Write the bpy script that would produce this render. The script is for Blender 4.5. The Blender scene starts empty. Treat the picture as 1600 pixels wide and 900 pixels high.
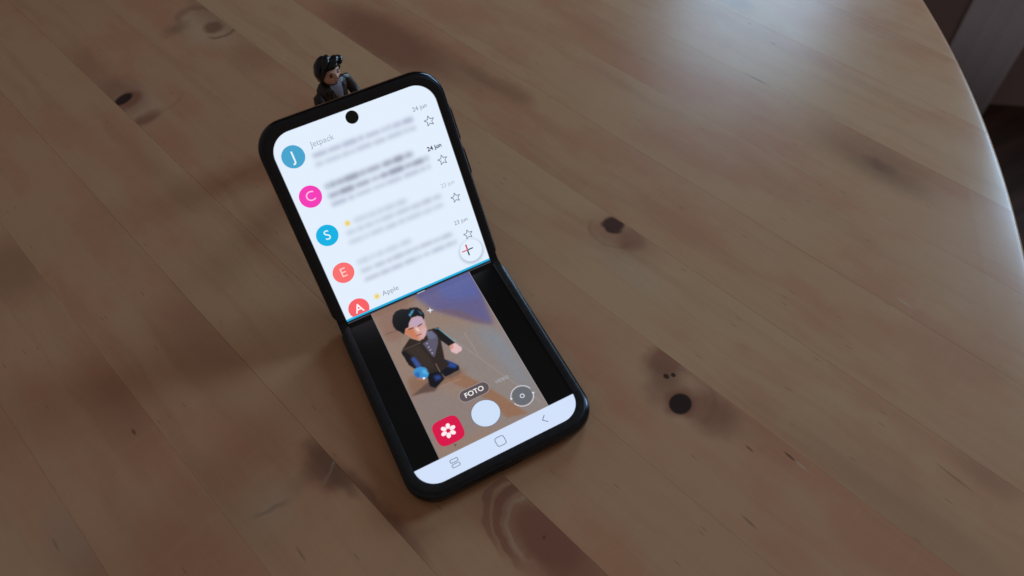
import bpy, bmesh, math, random
import numpy as np
from mathutils import Vector, Matrix

random.seed(7); np.random.seed(7)
S = 0.001                                   # all builders below work in millimetres
scene = bpy.context.scene
COL = scene.collection

# ------------------------------------------------------------------ camera
AZ, EL, ROLL = 0.388842, 0.955992, -0.0962204
CAM = np.array([-32.3526, -178.4225, 254.888])
FOC = 1150.0                                # focal length in photo pixels (1600 wide)
FOLD = 1.021417                             # how far the upper half is folded up from flat
fw = np.array([math.sin(AZ)*math.cos(EL), math.cos(AZ)*math.cos(EL), -math.sin(EL)])
_r = np.cross(fw, [0, 0, 1]); _r /= np.linalg.norm(_r); _u = np.cross(_r, fw)
rt = math.cos(ROLL)*_r + math.sin(ROLL)*_u
up = -math.sin(ROLL)*_r + math.cos(ROLL)*_u
cam_data = bpy.data.cameras.new('camera'); cam = bpy.data.objects.new('camera', cam_data)
COL.objects.link(cam); scene.camera = cam
cam.matrix_world = Matrix(((rt[0], up[0], -fw[0], CAM[0]*S), (rt[1], up[1], -fw[1], CAM[1]*S),
                           (rt[2], up[2], -fw[2], CAM[2]*S), (0, 0, 0, 1)))
cam_data.sensor_width = 36; cam_data.lens = FOC/1600*36
cam_data.clip_start = 0.01; cam_data.clip_end = 50
cam_data.dof.use_dof = True; cam_data.dof.focus_distance = 0.30; cam_data.dof.aperture_fstop = 12

# ------------------------------------------------------------------ light
world = bpy.data.worlds.new('World'); scene.world = world; world.use_nodes = True
bg = world.node_tree.nodes['Background']
bg.inputs[0].default_value = (0.97, 0.82, 0.75, 1); bg.inputs[1].default_value = 0.14
WALL_N = Vector((0.60, 0.80, 0)); WALL_P = Vector((1.24, 0.40, 0))     # the wall beyond the table holds the windows
def window_light(name, px, py, w, h, power, col, along=0.0, lift=0.0):
    """a daylit window in that wall: soft area lamp. The lacquer mirrors it at photo pixel px, py of the table,
    which gives its direction; the wall gives its distance"""
    l = bpy.data.lights.new(name, 'AREA'); l.shape = 'RECTANGLE'; l.size = w; l.size_y = h
    l.energy = power; l.color = col
    o = bpy.data.objects.new(name, l); COL.objects.link(o)
    d = fw + rt*(px-800)/FOC - up*(py-450)/FOC; t = -CAM[2]/d[2]
    hit = Vector(CAM + d*t)*S; rd = Vector((d[0], d[1], -d[2]))
    k = (WALL_P-hit).dot(WALL_N)/rd.dot(WALL_N)
    o.location = hit + rd*k - WALL_N*.04 + Vector((WALL_N.y, -WALL_N.x, 0))*along + Vector((0, 0, lift))
    o.rotation_euler = (-WALL_N).to_track_quat('-Z', 'Y').to_euler()
    return o
window_light('window_lamp', 1212, -60, 0.25, 0.54, 4.5, (0.50, 0.75, 1.0), along=-.02, lift=-.07)
window_light('side_window_lamp', 1640, 270, 0.60, 0.60, 20, (0.46, 0.72, 1.0), along=.27, lift=-.2)
scene.view_settings.view_transform = 'Standard'; scene.view_settings.look = 'None'
scene.view_settings.exposure = 0; scene.view_settings.gamma = 1

# ------------------------------------------------------------------ helpers
def lin(c):
    return tuple((v/255/12.92 if v/255 <= .04045 else ((v/255+.055)/1.055)**2.4) for v in c)
def pix_dir(x, y):
    d = fw + rt*(x-800)/FOC - up*(y-450)/FOC
    return d/np.linalg.norm(d)
def on_z(x, y, z=0.0):
    d = pix_dir(x, y); return CAM + d*(z-CAM[2])/d[2]
def link(name, me, mat, parent=None, smooth=False):
    o = bpy.data.objects.new(name, me); COL.objects.link(o)
    if mat is not None: me.materials.append(mat)
    if parent is not None: o.parent = parent
    if smooth:
        me.polygons.foreach_set('use_smooth', [True]*len(me.polygons))
    return o
def from_bm(name, bm, mat, parent=None, smooth=False, recalc=True):
    if recalc: bmesh.ops.recalc_face_normals(bm, faces=bm.faces)
    for v in bm.verts: v.co *= S
    me = bpy.data.meshes.new(name); bm.to_mesh(me); bm.free()
    return link(name, me, mat, parent, smooth)
def auto_smooth(o, deg=35):
    me = o.data
    me.polygons.foreach_set('use_smooth', [True]*len(me.polygons))
    bm = bmesh.new(); bm.from_mesh(me)
    for e in bm.edges:
        if len(e.link_faces) == 2 and e.calc_face_angle(0) > math.radians(deg): e.smooth = False
    bm.to_mesh(me); bm.free(); return o
def empty(name, loc=(0, 0, 0), rz=0):
    o = bpy.data.objects.new(name, None); COL.objects.link(o)
    o.location = Vector(loc)*S; o.rotation_euler.z = rz; o.empty_display_size = .01; return o
def tag(o, label=None, cat=None, kind=None, group=None):
    if label: o['label'] = label
    if cat: o['category'] = cat
    if kind: o['kind'] = kind
    if group: o['group'] = group
    return o
def loft(bm, rings, close=True, cap0=True, cap1=True):
    vs = [[bm.verts.new(p) for p in r] for r in rings]; n = len(rings[0])
    for a, b in zip(vs[:-1], vs[1:]):
        for i in range(n if close else n-1):
            j = (i+1) % n; bm.faces.new((a[i], a[j], b[j], b[i]))
    if cap0: bm.faces.new(vs[0][::-1])
    if cap1: bm.faces.new(vs[-1])
    return vs
def ellipsoid(bm, c, r, rot=None, seg=20, ring=12):
    m = Matrix.Translation(c) @ (rot.to_4x4() if rot else Matrix()) @ Matrix.Diagonal((*r, 1))
    return bmesh.ops.create_uvsphere(bm, u_segments=seg, v_segments=ring, radius=1, matrix=m)['verts']

# ------------------------------------------------------------------ material helpers
def new_mat(name):
    m = bpy.data.materials.new(name); m.use_nodes = True
    return m, m.node_tree, m.node_tree.nodes['Principled BSDF']
class NB:
    """tiny node builder"""
    def __init__(s, nt): s.nt = nt
    def n(s, t, **k):
        x = s.nt.nodes.new(t)
        for a, v in k.items(): setattr(x, a, v)
        return x
    def put(s, sock, v):
        if isinstance(v, bpy.types.NodeSocket): s.nt.links.new(v, sock)
        elif v is not None: sock.default_value = v
    def math(s, op, a, b=None, clamp=False):
        x = s.n('ShaderNodeMath', operation=op, use_clamp=clamp); s.put(x.inputs[0], a)
        if b is not None: s.put(x.inputs[1], b)
        return x.outputs[0]
    def vmath(s, op, a, b=None, out=0):
        x = s.n('ShaderNodeVectorMath', operation=op); s.put(x.inputs[0], a)
        if b is not None: s.put(x.inputs[1], b)
        return x.outputs[out]
    def noise(s, vec, scale=1.0, detail=2, rough=.5, dist=0.0, dims='2D'):
        x = s.n('ShaderNodeTexNoise', noise_dimensions=dims); s.put(x.inputs['Vector'], vec)
        x.inputs['Scale'].default_value = scale; x.inputs['Detail'].default_value = detail
        x.inputs['Roughness'].default_value = rough; x.inputs['Distortion'].default_value = dist
        return x.outputs['Fac']
    def rng(s, v, a, b, c=0.0, d=1.0, smooth=True):
        x = s.n('ShaderNodeMapRange', interpolation_type='SMOOTHSTEP' if smooth else 'LINEAR')
        s.put(x.inputs[0], v)
        for i, q in zip((1, 2, 3, 4), (a, b, c, d)): s.put(x.inputs[i], q)
        return x.outputs[0]
    def mix(s, f, a, b, blend='MIX'):
        x = s.n('ShaderNodeMix', data_type='RGBA', blend_type=blend)
        s.put(x.inputs[0], f); s.put(x.inputs[6], a if not isinstance(a, tuple) else (*a[:3], 1))
        s.put(x.inputs[7], b if not isinstance(b, tuple) else (*b[:3], 1)); return x.outputs[2]
    def xyz(s, x_, y_, z_=0.0):
        x = s.n('ShaderNodeCombineXYZ')
        for i, q in enumerate((x_, y_, z_)): s.put(x.inputs[i], q)
        return x.outputs[0]

def plain(name, col, rough=.5, metal=0.0, spec=.5, var=.12, scale=400, coat=0, bump=0.0):
    m, nt, p = new_mat(name); b = NB(nt)
    pos = b.n('ShaderNodeTexCoord').outputs['Object']
    f = b.noise(pos, scale, 3, .6, dims='3D')
    c = b.mix(b.rng(f, .3, .7), tuple(x*(1-var) for x in col), tuple(min(1, x*(1+var)) for x in col))
    nt.links.new(c, p.inputs['Base Color'])
    nt.links.new(b.rng(f, .2, .8, rough*.85, min(1, rough*1.15)), p.inputs['Roughness'])
    p.inputs['Metallic'].default_value = metal; p.inputs['Specular IOR Level'].default_value = spec
    p.inputs['Coat Weight'].default_value = coat
    if bump:
        bn = b.n('ShaderNodeBump'); bn.inputs['Strength'].default_value = bump; bn.inputs['Distance'].default_value = .0002
        nt.links.new(f, bn.inputs['Height']); nt.links.new(bn.outputs[0], p.inputs['Normal'])
    return m
_em = {}
def lit(col, k=1.0):
    """a pixel colour of the lit screen"""
    key = (tuple(col), k)
    if key not in _em:
        m, nt, p = new_mat('screen_pixels'); p.inputs['Base Color'].default_value = (.004, .004, .004, 1)
        p.inputs['Roughness'].default_value = .25; p.inputs['Specular IOR Level'].default_value = .3
        p.inputs['Emission Color'].default_value = (*lin(col), 1); p.inputs['Emission Strength'].default_value = k
        _em[key] = m
    return _em[key]

# ------------------------------------------------------------------ wood of the table top
GA = math.radians(-72.0)                                   # direction of the staves
GU = (math.cos(GA), math.sin(GA)); GV = (-math.sin(GA), math.cos(GA))
def uv(p): return (p[0]*GU[0]+p[1]*GU[1], p[0]*GV[0]+p[1]*GV[1])
V0, STAVE = 10.0, 39.7
def stave_of(v): return math.floor((v-V0)/STAVE)

def wood_material(stave):
    m, nt, p = new_mat('lacquered_birch'); b = NB(nt)
    pos = b.n('ShaderNodeNewGeometry').outputs['Position']
    u = b.math('MULTIPLY', b.vmath('DOT_PRODUCT', pos, (GU[0], GU[1], 0), 1), 1000)
    v = b.math('MULTIPLY', b.vmath('DOT_PRODUCT', pos, (GV[0], GV[1], 0), 1), 1000)
    at = b.n('ShaderNodeAttribute', attribute_type='OBJECT', attribute_name='tone').outputs['Fac']
    red = b.n('ShaderNodeAttribute', attribute_type='OBJECT', attribute_name='redness').outputs['Fac']
    sd0 = b.n('ShaderNodeAttribute', attribute_type='OBJECT', attribute_name='seed').outputs['Fac']
    sd = 0.0
    us = b.math('ADD', u, b.math('MULTIPLY', sd0, 700))          # every stave is cut from another place
    # wobble, and grain that bends round the knots
    wob = b.noise(b.xyz(b.math('MULTIPLY', us, .02), b.math('MULTIPLY', v, .05), sd), 1, 2)
    v1 = b.math('ADD', v, b.math('MULTIPLY', b.math('SUBTRACT', wob, .5), 9))
    ed = b.n('ShaderNodeTexNoise', noise_dimensions='2D'); ed.inputs['Scale'].default_value = .16; ed.inputs['Detail'].default_value = 1
    nt.links.new(b.xyz(u, v, sd), ed.inputs['Vector'])
    off = b.vmath('SUBTRACT', ed.outputs['Color'], (.5, .5, .5))
    uvs = b.vmath('ADD', b.xyz(u, v, 0.0), b.vmath('MULTIPLY', off, (3.4, 2.6, 0)))
    # broad figure, fibre and pores
    figure = b.noise(b.xyz(b.math('MULTIPLY', us, .006), b.math('MULTIPLY', v1, .11), sd), 1, 3, .55)
    bands = b.noise(b.xyz(b.math('MULTIPLY', us, .0035), b.math('MULTIPLY', v1, .6), sd), 1, 3, .6)
    fibre = b.noise(b.xyz(b.math('MULTIPLY', us, .05), b.math('MULTIPLY', v1, 2.4), sd), 1, 3, .65)
    cloud = b.noise(b.xyz(b.math('MULTIPLY', us, .013), b.math('MULTIPLY', v, .03), sd), 1, 3, .6)
    chat = b.noise(b.xyz(b.math('MULTIPLY', us, .35), b.math('MULTIPLY', v, .03), sd), 1, 2, .5)
    tan, pale, rose, dark = (.545, .288, .150), (.610, .366, .200), (.525, .215, .114), (.370, .182, .094)
    c = b.mix(at, tan, pale)
    c = b.mix(b.math('MULTIPLY', b.math('ADD', red, b.rng(cloud, .40, .70, 0, .54)), .95, True), c, rose)
    c = b.mix(b.rng(figure, .48, .78, 0, .26), c, dark)
    c = b.mix(b.rng(bands, .50, .75, 0, .10), c, dark)
    c = b.mix(b.rng(bands, .22, .42, .10, 0), c, pale)
    c = b.mix(b.rng(chat, .5, .8, 0, .10), c, pale)
    c = b.mix(b.rng(fibre, .52, .80, 0, .15), c, dark)
    # short dark ticks along the grain
    vo = b.n('ShaderNodeTexVoronoi', feature='F1', voronoi_dimensions='2D'); vo.inputs['Scale'].default_value = 1
    nt.links.new(b.xyz(b.math('MULTIPLY', us, .032), b.math('MULTIPLY', v, .30), sd), vo.inputs['Vector'])
    vl = b.n('ShaderNodeTexVoronoi', feature='F1', voronoi_dimensions='2D'); vl.inputs['Scale'].default_value = 1
    nt.links.new(b.xyz(b.math('MULTIPLY', us, .011), b.math('MULTIPLY', v, .09), sd), vl.inputs['Vector'])
    def tick(vor, a, s, thr):
        loc = b.n('ShaderNodeSeparateXYZ'); nt.links.new(vor.outputs['Color'], loc.inputs[0])
        d = b.rng(vor.outputs['Distance'], a, s, 1, 0)
        return b.math('MULTIPLY', d, b.math('GREATER_THAN', loc.outputs[0], thr))
    tk = b.math('MAXIMUM', tick(vo, .02, .07, .91), b.math('MULTIPLY', tick(vl, .008, .018, .8), .7))
    c = b.mix(b.math('MULTIPLY', tk, .48), c, (.09, .05, .03))
    # knots, rings and stains that belong to one stave: photo pixel, radii in mm along/across the grain
    pit = None
    def spot(px, py, ru, rv, col, amt, soft=.35, ring=None, rot=0.0, clip=True, jag=1.0, side=None):
        nonlocal c
        q = on_z(px, py); cu, cv = uv(q)
        if clip is not False and stave_of(cv if clip is True else clip) != stave: return   # it belongs to another stave
        if clip is False and abs(V0+(stave+.5)*STAVE-cv) > STAVE: return
        mp = b.n('ShaderNodeMapping', vector_type='TEXTURE'); nt.links.new(uvs if jag else b.xyz(u, v, 0.0), mp.inputs[0])
        mp.inputs['Location'].default_value = (cu, cv, 0); mp.inputs['Rotation'].default_value = (0, 0, math.radians(rot))
        mp.inputs['Scale'].default_value = (ru, rv, 1)
        d = b.vmath('LENGTH', mp.outputs[0], None, 1)
        if ring: mk = b.rng(b.math('ABSOLUTE', b.math('SUBTRACT', d, 1)), ring*(1-soft), ring, 1, 0)
        else: mk = b.rng(d, 1-soft, 1+soft, 1, 0)
        if ring and side:                                   # an arc: keep one side of the ring
            sx = b.n('ShaderNodeSeparateXYZ'); nt.links.new(mp.outputs[0], sx.inputs[0])
            mk = b.math('MULTIPLY', mk, b.rng(b.math('ADD', b.math('MULTIPLY', sx.outputs[0], side[0]), b.math('MULTIPLY', sx.outputs[1], side[1])), -.2, .6))
        mk = b.math('MULTIPLY', mk, amt)
        c = b.mix(mk, c, col); return mk
    RED, BRN, DRK, PAL = (.285, .108, .064), (.215, .104, .056), (.030, .018, .014), (.54, .395, .26)
    # stave with the dark oval knot, top left
    spot(208, 165, 22, 14, PAL, .30, .6); spot(190, 150, 17, 10.5, RED, .55, .5); spot(228, 186, 4.2, 8.0, RED, .75, .6)
    spot(199, 157, 6.2, 7.6, RED, .8, .4, rot=12); spot(193, 155, 3.6, 5.4, DRK, .96, .2, rot=12, jag=0); spot(140, 110, 26, 8, RED, .35, .7)
    spot(238, 165, 9, 17, BRN, .14, .3, ring=.16, side=(1, 0))
    # eye shaped pair beside it
    spot(322, 42, 22, 15, PAL, .35, .6); spot(275, 45, 5.0, 7, BRN, .50, .9); spot(333, 43, 6.0, 5.4, BRN, .80, .35)
    spot(316, 36, 19, 12, BRN, .42, .8, ring=.26, side=(-1, .6)); spot(343, 44, 9, 9, BRN, .6, .6, ring=.22, side=(1, .2))
    spot(330, 20, 28, 8, RED, .4, .7); spot(395, 88, 16, 9, RED, .35, .8)
    # red flame behind the phone
    spot(600, 62, 46, 16, RED, .80, .5, clip=108); spot(700, 100, 34, 10, RED, .38, .6); spot(755, 122, 14, 4, BRN, .35, .7)
    spot(805, 145, 11, 4.5, BRN, .42, .8)
    # cut dark knot by the seam
    spot(975, 372, 15, 9, RED, .34, .6, clip=80); spot(986, 374, 6, 6, RED, .55, .5, clip=80)
    spot(958, 353, 5.2, 4.2, (.075, .028, .022), .93, .22, rot=-12, clip=80); spot(958, 357, 11, 9.5, BRN, .26, .6, ring=.13, side=(.2, -1), clip=80)
    spot(975, 415, 20, 6, PAL, .35, .8, clip=80)
    # round black knot and the little one above it
    spot(1062, 612, 19, 15, PAL, .15, .6, clip=30); spot(1110, 645, 10, 8, RED, .68, .55, clip=30); spot(1150, 655, 18, 6, RED, .25, .8, clip=30)
    spot(1035, 610, 6, 7, RED, .5, .6, clip=30); spot(1040, 566, 7.5, 6.5, RED, .80, .45, clip=30); spot(1036, 587, 8, 5, BRN, .4, .7, clip=30)
    spot(1063, 630, 5.8, 6.2, RED, .75, .3, clip=30); spot(1063, 631, 4.1, 4.5, DRK, .97, .12, clip=30, jag=0)
    spot(1041, 588, 1.2, 1.0, DRK, .9, .3, clip=30, jag=0); spot(1052, 586, .95, .85, DRK, .9, .3, clip=30, jag=0)
    spot(1066, 618, 13, 10, BRN, .18, .6, ring=.12, clip=30, side=(.6, .8))
    # large red oval in front of the phone
    spot(850, 834, 20, 13, RED, .50, .5, clip=-40); spot(856, 838, 13.5, 8.5, RED, .85, .28, clip=-40)
    spot(853, 836, 16, 10.5, PAL, .35, .6, ring=.08, clip=-40, side=(-1, -.3)); spot(850, 834, 19.5, 13, RED, .80, .6, ring=.13, clip=-40, side=(-1, -.2))
    spot(847, 830, 23.5, 15.5, RED, .65, .6, ring=.09, clip=-40, side=(-1, .1)); spot(850, 840, .7, .7, DRK, .8, .3, clip=-40, jag=0)
    spot(775, 800, 8, 8, RED, .30, .8, clip=-40); spot(895, 885, 18, 9, RED, .65, .6, clip=-40)
    # fan shaped figure left of the phone
    spot(512, 728, 12, 6.5, RED, .85, .5, clip=-75); spot(520, 732, 13, 3.2, BRN, .75, .5, clip=-75); spot(517, 733, .7, 5, PAL, .55, .6, rot=25, clip=-75); spot(520, 742, 5, 4, BRN, .6, .6, clip=-75); spot(488, 735, 3.5, 9, BRN, .35, .8, clip=-75)
    spot(585, 790, 22, 2.6, BRN, .75, .6, clip=-66); spot(560, 772, 12, 4.5, RED, .55, .7, clip=-66); spot(620, 825, 12, 5, RED, .45, .8, clip=-66)
    spot(424, 797, 1.0, 6, BRN, .6, .7, rot=-20); spot(420, 790, 9, 10, PAL, .30, .9)
    spot(140, 872, 22, 9, RED, .35, .8); spot(87, 851, 3, 0.48, DRK, .32, .5, jag=0, rot=-4); spot(209, 675, 1.6, 0.60, DRK, .6, .5, jag=0, rot=-4); spot(110, 830, 16, 8, PAL, .25, .9)
    spot(470, 865, 3, 0.42, DRK, .32, .5, jag=0, rot=-4); spot(190, 640, 22, 10, RED, .35, .9); spot(20, 420, 20, 14, RED, .5, .7); spot(320, 535, 26, 12, RED, .40, .9)
    # right hand side
    spot(1362, 248, 26, 10, BRN, .42, .8, clip=200); spot(1375, 258, 7, 3, BRN, .55, .7, clip=200); spot(1390, 275, 16, 5, BRN, .3, .8, clip=200)
    spot(1150, 2, 10, 7, BRN, .5, .7); spot(1208, 68, 1.6, 0.48, DRK, .6, .5, jag=0, rot=-4); spot(1171, 37, 1.3, 0.42, DRK, .5, .5, jag=0, rot=-4); spot(1183, 124, 7, .4, DRK, .6, .6, clip=False, jag=0)
    spot(1235, 714, 2.6, 0.42, DRK, .65, .5, jag=0, rot=-4); spot(1251, 727, 2.6, 0.36, PAL, .7, .5, jag=0, rot=-4); spot(1171, 701, 1.6, 0.42, DRK, .5, .5, jag=0, rot=-4)
    spot(1490, 745, 6, 0.42, DRK, .32, .6, jag=0, rot=-4); spot(1545, 745, 10, 4, BRN, .3, .9); spot(1413, 473, 3.5, 0.36, PAL, .8, .5, jag=0, rot=-4); spot(1171, 816, 3, 0.42, DRK, .4, .6, jag=0, rot=-4)
    spot(1380, 770, 40, 12, RED, .16, .9); spot(1470, 860, 34, 10, RED, .18, .9)
    nt.links.new(c, p.inputs['Base Color'])
    rg = b.rng(b.noise(b.xyz(u, v, 3.0), .05, 3, .6), .3, .7, .245, .27)
    nt.links.new(b.math('ADD', rg, b.rng(fibre, .4, .8, 0, .02)), p.inputs['Roughness'])
    p.inputs['Specular IOR Level'].default_value = .26
    bm_ = b.n('ShaderNodeBump'); bm_.inputs['Strength'].default_value = .05; bm_.inputs['Distance'].default_value = .00012
    hgt = b.math('SUBTRACT', b.math('MULTIPLY', fibre, .7), b.math('MULTIPLY', tk, 1.0))
    nt.links.new(hgt, bm_.inputs['Height']); nt.links.new(bm_.outputs[0], p.inputs['Normal'])
    return m

# ------------------------------------------------------------------ setting: floor, wall
FLOOR = -740.0
def floor_material():
    m, nt, p = new_mat('dark_floorboards'); b = NB(nt)
    pos = b.n('ShaderNodeNewGeometry').outputs['Position']
    sp = b.n('ShaderNodeSeparateXYZ'); nt.links.new(pos, sp.inputs[0])
    f = b.noise(b.xyz(b.math('MULTIPLY', sp.outputs[0], 3), b.math('MULTIPLY', sp.outputs[1], 40), 0.0), 1, 4)
    c = b.mix(b.rng(f, .3, .7), (.050, .026, .018), (.10, .052, .036))
    nt.links.new(c, p.inputs['Base Color']); p.inputs['Roughness'].default_value = .5; return m
bm = bmesh.new()
bmesh.ops.create_grid(bm, x_segments=2, y_segments=2, size=3500, matrix=Matrix.Translation((0, 0, FLOOR)))
tag(from_bm('floor', bm, floor_material()), kind='structure')
# wall whose foot shows beyond the table edge
wd = np.array([.80, -.60]); wn = np.array([.60, .80]); wc = np.array([1240.0, 400.0])
def wall_pt(a, off, z): q = wc + wd*a + wn*off; return (q[0], q[1], z)
wall_mat = plain('plaster_wall', (.34, .25, .25), .9, var=.06, scale=6)
bm = bmesh.new()
loft(bm, [[wall_pt(-2200, 0, z), wall_pt(1800, 0, z), wall_pt(1800, 80, z), wall_pt(-2200, 80, z)] for z in (FLOOR+.5, FLOOR+2500)])
tag(from_bm('wall', bm, wall_mat), kind='structure')

# ------------------------------------------------------------------ table
TC = np.array([-296.3, 327.3]); TR = 680.4; THICK = 26.0
table = empty('round_table', (TC[0], TC[1], FLOOR))
tag(table, 'round lacquered pale wooden table of glued knotty staves under the phone', 'table')
tcu, tcv = uv(TC)
PROF = [(18.0, 0.0), (13, -.04), (9, -.12), (5.5, -.26), (3, -.42), (1.9, -.54), (1.2, -.72), (.6, -1.1), (.2, -1.7), (.03, -2.6), (0, -4), (0, -THICK+4), (1.2, -THICK+1.2), (4, -THICK)]
k0, k1 = stave_of(tcv-TR), stave_of(tcv+TR)
tones = {}
for k in range(k0, k1+1): tones[k] = (random.uniform(.1, .9), random.choice([0, 0, .1, .25, .4]))
def tset(vmid, tone, red): tones[stave_of(vmid)] = (tone, red)
tset(-130, .25, .25); tset(-90, .25, .20); tset(-50, .35, .10); tset(-10, .40, .22); tset(30, .50, .28); tset(69, .62, .02); tset(109, .45, .12)
tset(150, .55, .10); tset(190, .52, .18); tset(228, .70, .02); tset(268, .58, .0); tset(308, .6, .1)
for k in range(k0, k1+1):
    lo = max(V0+k*STAVE, tcv-TR+.5); hi = min(V0+(k+1)*STAVE, tcv+TR-.5)
    if hi-lo < 4: continue
    NJ = 13; rings = []; groove = (.02, .02, .06, .03)[k % 4]
    for inset, z in PROF:
        g = groove if z > -.6 else .012
        ring = []
        vs_ = [lo+g+(hi-lo-2*g)*j/(NJ-1) for j in range(NJ)]
        half = [math.sqrt(max(1.0, (TR-inset)**2-(vv-tcv)**2)) for vv in vs_]
        for vv, h in zip(vs_, half): ring.append((tcu+h, vv, z))
        for vv, h in zip(vs_[::-1], half[::-1]): ring.append((tcu-h, vv, z))
        rings.append([(a*GU[0]+bb*GV[0], a*GU[1]+bb*GV[1], zz) for a, bb, zz in ring])
    bm = bmesh.new(); loft(bm, rings)
    for vtx in bm.verts: vtx.co -= Vector((TC[0], TC[1], FLOOR))
    o = from_bm('stave', bm, wood_material(k), table); auto_smooth(o, 28)
    for pl_ in o.data.polygons:
        if len(pl_.vertices) > 4 or abs(pl_.normal.z) < .3 and pl_.area > 2e-4: pl_.use_smooth = False
    o['tone'], o['redness'] = tones[k]; o['seed'] = (k*7.31) % 53.0
apron_mat = plain('table_base_wood', (.30, .20, .125), .5, scale=60)
bm = bmesh.new()
loft(bm, [[(math.cos(a)*rr, math.sin(a)*rr, z) for a in [i*math.tau/64 for i in range(64)]]
          for rr, z in ((480, 740-THICK-.5), (480, 650), (455, 650), (455, 740-THICK-.5))], cap0=False, cap1=False)
auto_smooth(from_bm('apron', bm, apron_mat, table))
for i in range(4):
    a = math.radians(45+90*i); cx, cy = 440*math.cos(a), 440*math.sin(a); bm = bmesh.new()
    loft(bm, [[(cx+math.cos(t)*rr, cy+math.sin(t)*rr, z) for t in [j*math.tau/20 for j in range(20)]]
              for rr, z in ((20, .3), (22, 4), (26, 300), (33, 640), (33, 740-THICK-.6))])
    auto_smooth(from_bm('leg', bm, apron_mat, table))

# ------------------------------------------------------------------ curtain beyond the table
cur = bmesh.new()
A1, A2 = math.radians(60.3), math.radians(64.8); DC = 1330.0
pa = CAM[:2]+DC*np.array([math.sin(A1), math.cos(A1)]); pb = CAM[:2]+DC*np.array([math.sin(A2), math.cos(A2)])
cd = (pb-pa); cl = np.linalg.norm(cd); cd /= cl; cn = np.array([-cd[1], cd[0]])
if np.dot(cn, CAM[:2]-pa) < 0: cn = -cn
NX = 72; rings = []
for z, amp in ((FLOOR+15, .8), (FLOOR+200, .6), (FLOOR+700, .6), (FLOOR+1400, .6), (FLOOR+2300, .6)):
    ring = []
    for s_ in range(NX+1):
        t = s_/NX; off = amp*math.sin(t*math.tau*3.3+.6)+amp*.4*math.sin(t*math.tau*7+z*.002)
        q = pa+cd*cl*t+cn*off; ring.append((q[0], q[1], z))
    for s_ in range(NX, -1, -1):
        t = s_/NX; off = amp*math.sin(t*math.tau*3.3+.6)+amp*.4*math.sin(t*math.tau*7+z*.002)-1.5
        q = pa+cd*cl*t+cn*off; ring.append((q[0], q[1], z))
    rings.append(ring)
loft(cur, rings)
curtain = from_bm('curtain', cur, plain('grey_curtain_cloth', (.80, .80, .93), .95, spec=.1, var=.05, scale=300), smooth=True)
tag(curtain, 'narrow pale grey curtain hanging in folds beyond the table edge', 'curtain')

# ------------------------------------------------------------------ the folding phone
phone = empty('folding_phone', (0, 0, 0))
tag(phone, 'black folding phone half open on the table with both screens lit', 'phone')
W2, LEN, HD = 36.8, 83.3, 7.0            # half width, length of one half, height of the display plane
DW, DL, DR = 32.2, 78.75, 8.4            # display half width, half length, corner radius
cF, sF = math.cos(FOLD), math.sin(FOLD)
def lower(x, l, h): return (x, -l, h)
def upper(x, l, h): return (x, l*cF-(h-HD)*sF, HD+l*sF+(h-HD)*cF)
M_FRAME = plain('black_metal_frame', (.042, .048, .060), .2, metal=1.0, spec=.5, var=.1)
M_BEZEL = plain('black_bezel_plastic', (.009, .0085, .009), .38, spec=.4, var=.1)
M_BACK = plain('black_glass_back', (.008, .008, .010), .12, spec=.6, var=.05)
M_KEY = plain('black_key_metal', (.03, .033, .04), .22, metal=.3, spec=.7)
M_DARK = plain('port_black', (.003, .003, .003), .6)
def arc(cx, cy, r, a0, a1, n=10):
    return [(cx+r*math.cos(a0+(a1-a0)*i/n), cy+r*math.sin(a0+(a1-a0)*i/n)) for i in range(n+1)]
P = math.pi
def outline(ins, l0=1.1, ro=11.2, rh=4.0):
    """closed outline of one half seen from the screen side, hinge at l = 0"""
    ro, rh = max(.5, ro-ins), max(.5, rh-ins*.6); w = W2-ins; a, e = l0+ins*.25, LEN-ins
    return (arc(w-rh, a+rh, rh, -P/2, 0) + arc(w-ro, e-ro, ro, 0, P/2) + arc(-w+ro, e-ro, ro, P/2, P) + arc(-w+rh, a+rh, rh, P, 1.5*P))
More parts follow.
